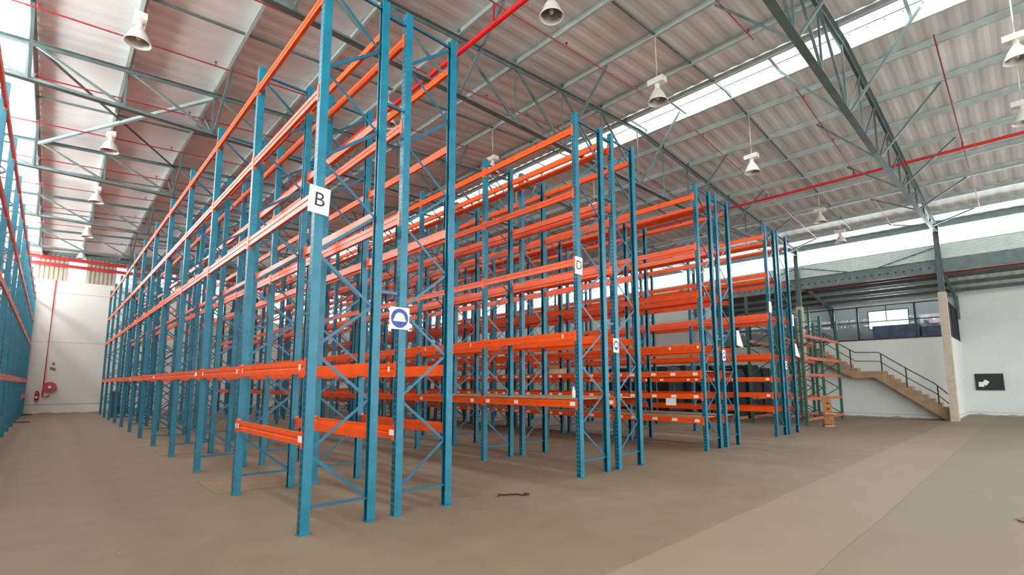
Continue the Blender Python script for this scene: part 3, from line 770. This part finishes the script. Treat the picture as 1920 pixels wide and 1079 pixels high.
# grey covered goods on the mezzanine, behind the glass
for k, (x, y, wx, wy, h) in enumerate(((32.6, 4.75, 1.3, 1.9, 1.75), (32.7, 3.3, .9, .8, 1.6))):
    o = thing('covered_crate', ['long grey-blue covered crate behind the office glass below the bright window', 'tall grey-blue covered crate behind the office glass by the hose reel'][k], 'crate', (x, y, 2.9))
    MB().box(-wx/2, wx/2, -wy/2, wy/2, .12, h).build('cover', M['greybox'], o)
    MB().box(-wx/2+.05, wx/2-.05, -wy/2+.02, -wy/2+.14, 0, .12).box(-wx/2+.05, wx/2-.05, wy/2-.14, wy/2-.02, 0, .12).build('skids', M['wood'], o)

# ------------------------------------------------------------------ goods and loose things
def load(x, y, wx, wy, h, label, rz=0.0):
    o = thing('pallet_load', label, 'pallet load', (x, y, 0), rz, 'dark covered pallet loads')
    b = MB()
    for q in (-.5, 0, .42): b.box(-wx/2, wx/2, q*wy-.0, q*wy+.1, 0, .1)
    n = 7
    for q in range(n): b.box(-wx/2+q*wx/n, -wx/2+(q+.8)*wx/n, -wy/2, wy/2, .1, .125)
    b.build('wooden_pallet', M['wood'], o)
    t = MB(); k = 12; lev = [(0.13, 1.0), (.5*h, .98), (.86*h, .95), (h, .80)]
    for z, s_ in lev:
        for i in range(k*4):
            a = i/(k*4)*2*math.pi; cx, cy = math.cos(a), math.sin(a); mxx = max(abs(cx), abs(cy))
            j = 1+random.uniform(-.025, .025)
            t.v.append((cx/mxx*wx/2*s_*j, cy/mxx*wy/2*s_*j, z+random.uniform(-.02, .02)))
    for i in range(3):
        for q in range(k*4): q2 = (q+1) % (k*4); t.f.append((i*k*4+q, i*k*4+q2, (i+1)*k*4+q2, (i+1)*k*4+q))
    t.f.append(tuple(3*k*4+q for q in range(k*4)))
    t.build('tarpaulin', M['tarp'], o)
for a in ((23.2, 9.9, 1.3, 1.3, 2.3, 'dark tarpaulin covered load behind the green racks, left of three'),
          (24.9, 9.8, 1.4, 1.3, 2.5, 'dark tarpaulin covered load behind the green racks, middle of three'),
          (26.7, 9.9, 1.4, 1.3, 2.4, 'dark tarpaulin covered load behind the green racks, right of three'),
          (21.4, 12.2, 1.4, 1.5, 2.4, 'dark tarpaulin covered load in the second row, left end'),
          (23.3, 12.3, 1.4, 1.5, 2.5, 'dark tarpaulin covered load in the second row, second from left'),
          (25.2, 12.2, 1.4, 1.5, 2.3, 'dark tarpaulin covered load in the second row, third from left'),
          (27.0, 12.3, 1.3, 1.5, 2.6, 'dark tarpaulin covered load in the second row, right end'),
          (22.3, 14.8, 1.5, 1.6, 2.4, 'dark tarpaulin covered load in the last row, left'),
          (24.4, 14.9, 1.5, 1.6, 2.5, 'dark tarpaulin covered load in the last row, middle'),
          (26.5, 14.8, 1.5, 1.6, 2.4, 'dark tarpaulin covered load in the last row, right')):
    load(*a)
def carton(x, y, z, wx, wy, h, label, rz):
    o = thing('cardboard_box', label, 'box', (x, y, z), rz)
    MB().box(-wx/2, wx/2, -wy/2, wy/2, 0, h).build('carton', M['carton'], o)
    b = MB(); b.bar((-wx/2, 0, h), (-wx/2-.12, 0, h+.10), wy*.95, .006, up=(.6, 0, 1)); b.bar((wx/2, 0, h), (wx/2+.15, 0, h+.04), wy*.95, .006, up=(-.3, 0, 1))
    b.build('flaps', M['carton'], o)
carton(11.95, 10.75, 1.923, .46, .8, .15, 'small open cardboard box on the chipboard shelf beyond the D rack', .3)
bt = thing('plastic_bottle', 'small white plastic bottle standing on the low chipboard shelf of the D rack', 'bottle', (7.25, 5.98, 1.343))
MB().lathe([(0, 0), (.032, 0), (.034, .01), (.034, .13), (.015, .165), (.015, .185), (0, .185)], n=16).build('bottle_body', M['cloth'], bt, smooth=True)
MB().lathe([(0, .205), (.018, .205), (.018, .183), (0, .183)], n=12).build('cap', M['white'], bt)
def rag(x, z, label, s=1):
    b = MB(); n = 9; m_ = 7
    for i in range(n):
        for j in range(m_):
            tx = i/(n-1)-.5; tz = j/(m_-1)
            b.v.append((x+tx*.34*s*(.35+.65*tz)+.05*tz, FY-.068-.03*(1+math.sin(i*1.3))*tz, z-tz*.34*s+.03*math.cos(i*1.7)*tz))
    for i in range(n-1):
        for j in range(m_-1): b.f.append((i*m_+j, i*m_+j+1, (i+1)*m_+j+1, (i+1)*m_+j))
    o = b.build('hanging_cloth', M['cloth'], smooth=True); md = o.modifiers.new('thick', 'SOLIDIFY'); md.thickness = .006
    tag(o, label, 'cloth')
rag(13.62, 3.05, 'white cloth hanging on the right post of the third rack pair', 1.3)
rag(18.36, 2.95, 'white cloth hanging on the rightmost blue rack post', 1.3)
o = thing('hanging_tag', 'white card hanging from a low beam of the third rack pair', 'card', (11.535, 6.35, 1.22))
MB().box(-.004, .0, -.14, .14, -.16, .02).build('card', M['white'], o)
# dark blue panel standing between the rack posts, far down the B rack
pn = thing('folded_panel', 'dark blue folded panel standing between the far posts of the B rack', 'panel', (2.3, 31.2, 0), .15)
MB().box(-.03, .03, -.9, .1, 0, 1.25).build('leaf', M['navy'], pn); MB().box(.04, .10, -.85, .15, 0, 1.2).build('leaf', M['navy'], pn)
# drilled pine trestle leaning by the green rack
tw = thing('wooden_trestle', 'orange pine board with round holes leaning beside the green rack', 'wooden board', (21.9, 5.55, 0), .35)
b = MB(); b.bar((-.45, 0, .12), (-1.0, .12, 1.15), .30, .05, up=(1, -.2, .4)); b.build('leaning_board', M['wood'], tw)
b = MB()
for q in (.35, .55, .75):
    px, pz = -.45-.55*q, .12+1.03*q; b.lathe([(0, -.06), (.05, -.06), (.05, .0), (0, .0)], (px, .12*q, pz), 12, axis='y')
b.build('round_holes', M['black'], tw)
MB().bar((-.75, 0, .50), (-.1, .05, .03), .30, .05, up=(.5, 0, 1)).box(-.5, .1, -.16, .16, 0, .05).build('base_board', M['wood'], tw)
# floor litter
tag(MB().box(-.62, .62, -.66, .66, 0, .006).build('cardboard_sheet', M['card'], None, (2.53, 8.97, 0)), 'flat brown cardboard sheet on the floor under the B rack', 'cardboard')
tag(MB().box(-.55, .55, -.5, .5, 0, .006).build('cardboard_sheet', M['card'], None, (2.55, 14.1, 0)), 'flat brown cardboard sheet further down the floor under the B rack', 'cardboard')
pts = [(-.22, .10, .012), (-.16, .16, .02), (-.10, .10, .012), (-.05, .05, .02), (.0, .06, .012), (.05, .01, .014), (.10, -.10, .012), (.16, -.14, .02), (.20, -.08, .012), (.15, -.04, .02)]
tag(MB().tube(pts, .012, 6).build('strap', M['strap'], None, (5.02, 5.27, 0), smooth=True), 'dark twisted strap lying on the bare floor before the racks', 'strap')
b = MB(); n = 16
b.prism([(.14*math.cos(t*2*math.pi/n)*(1+.12*math.sin(3*t)), .11*math.sin(t*2*math.pi/n)) for t in range(n)], 'z', .0, .02)
tag(b.build('cardboard_scrap', M['card'], None, (8.45, .17, 0)), 'tan cardboard scrap on the floor at the right edge', 'scrap')
for k, (x, y, s_) in enumerate(((-.75, 36.2, .3), (-.7, 29.5, .35))):
    b = MB(); b.prism([(s_*math.cos(t*2*math.pi/12)*random.uniform(.7, 1), s_*.8*math.sin(t*2*math.pi/12)*random.uniform(.7, 1)) for t in range(12)], 'z', 0, .03)
    tag(b.build('dirt_patch', M['strap'], None, (x, y, 0)), ('brown dirt heap at the foot of the left rack, at the far wall', 'brown dirt heap at the foot of the left rack, nearer one')[k], 'dirt', kind='stuff')
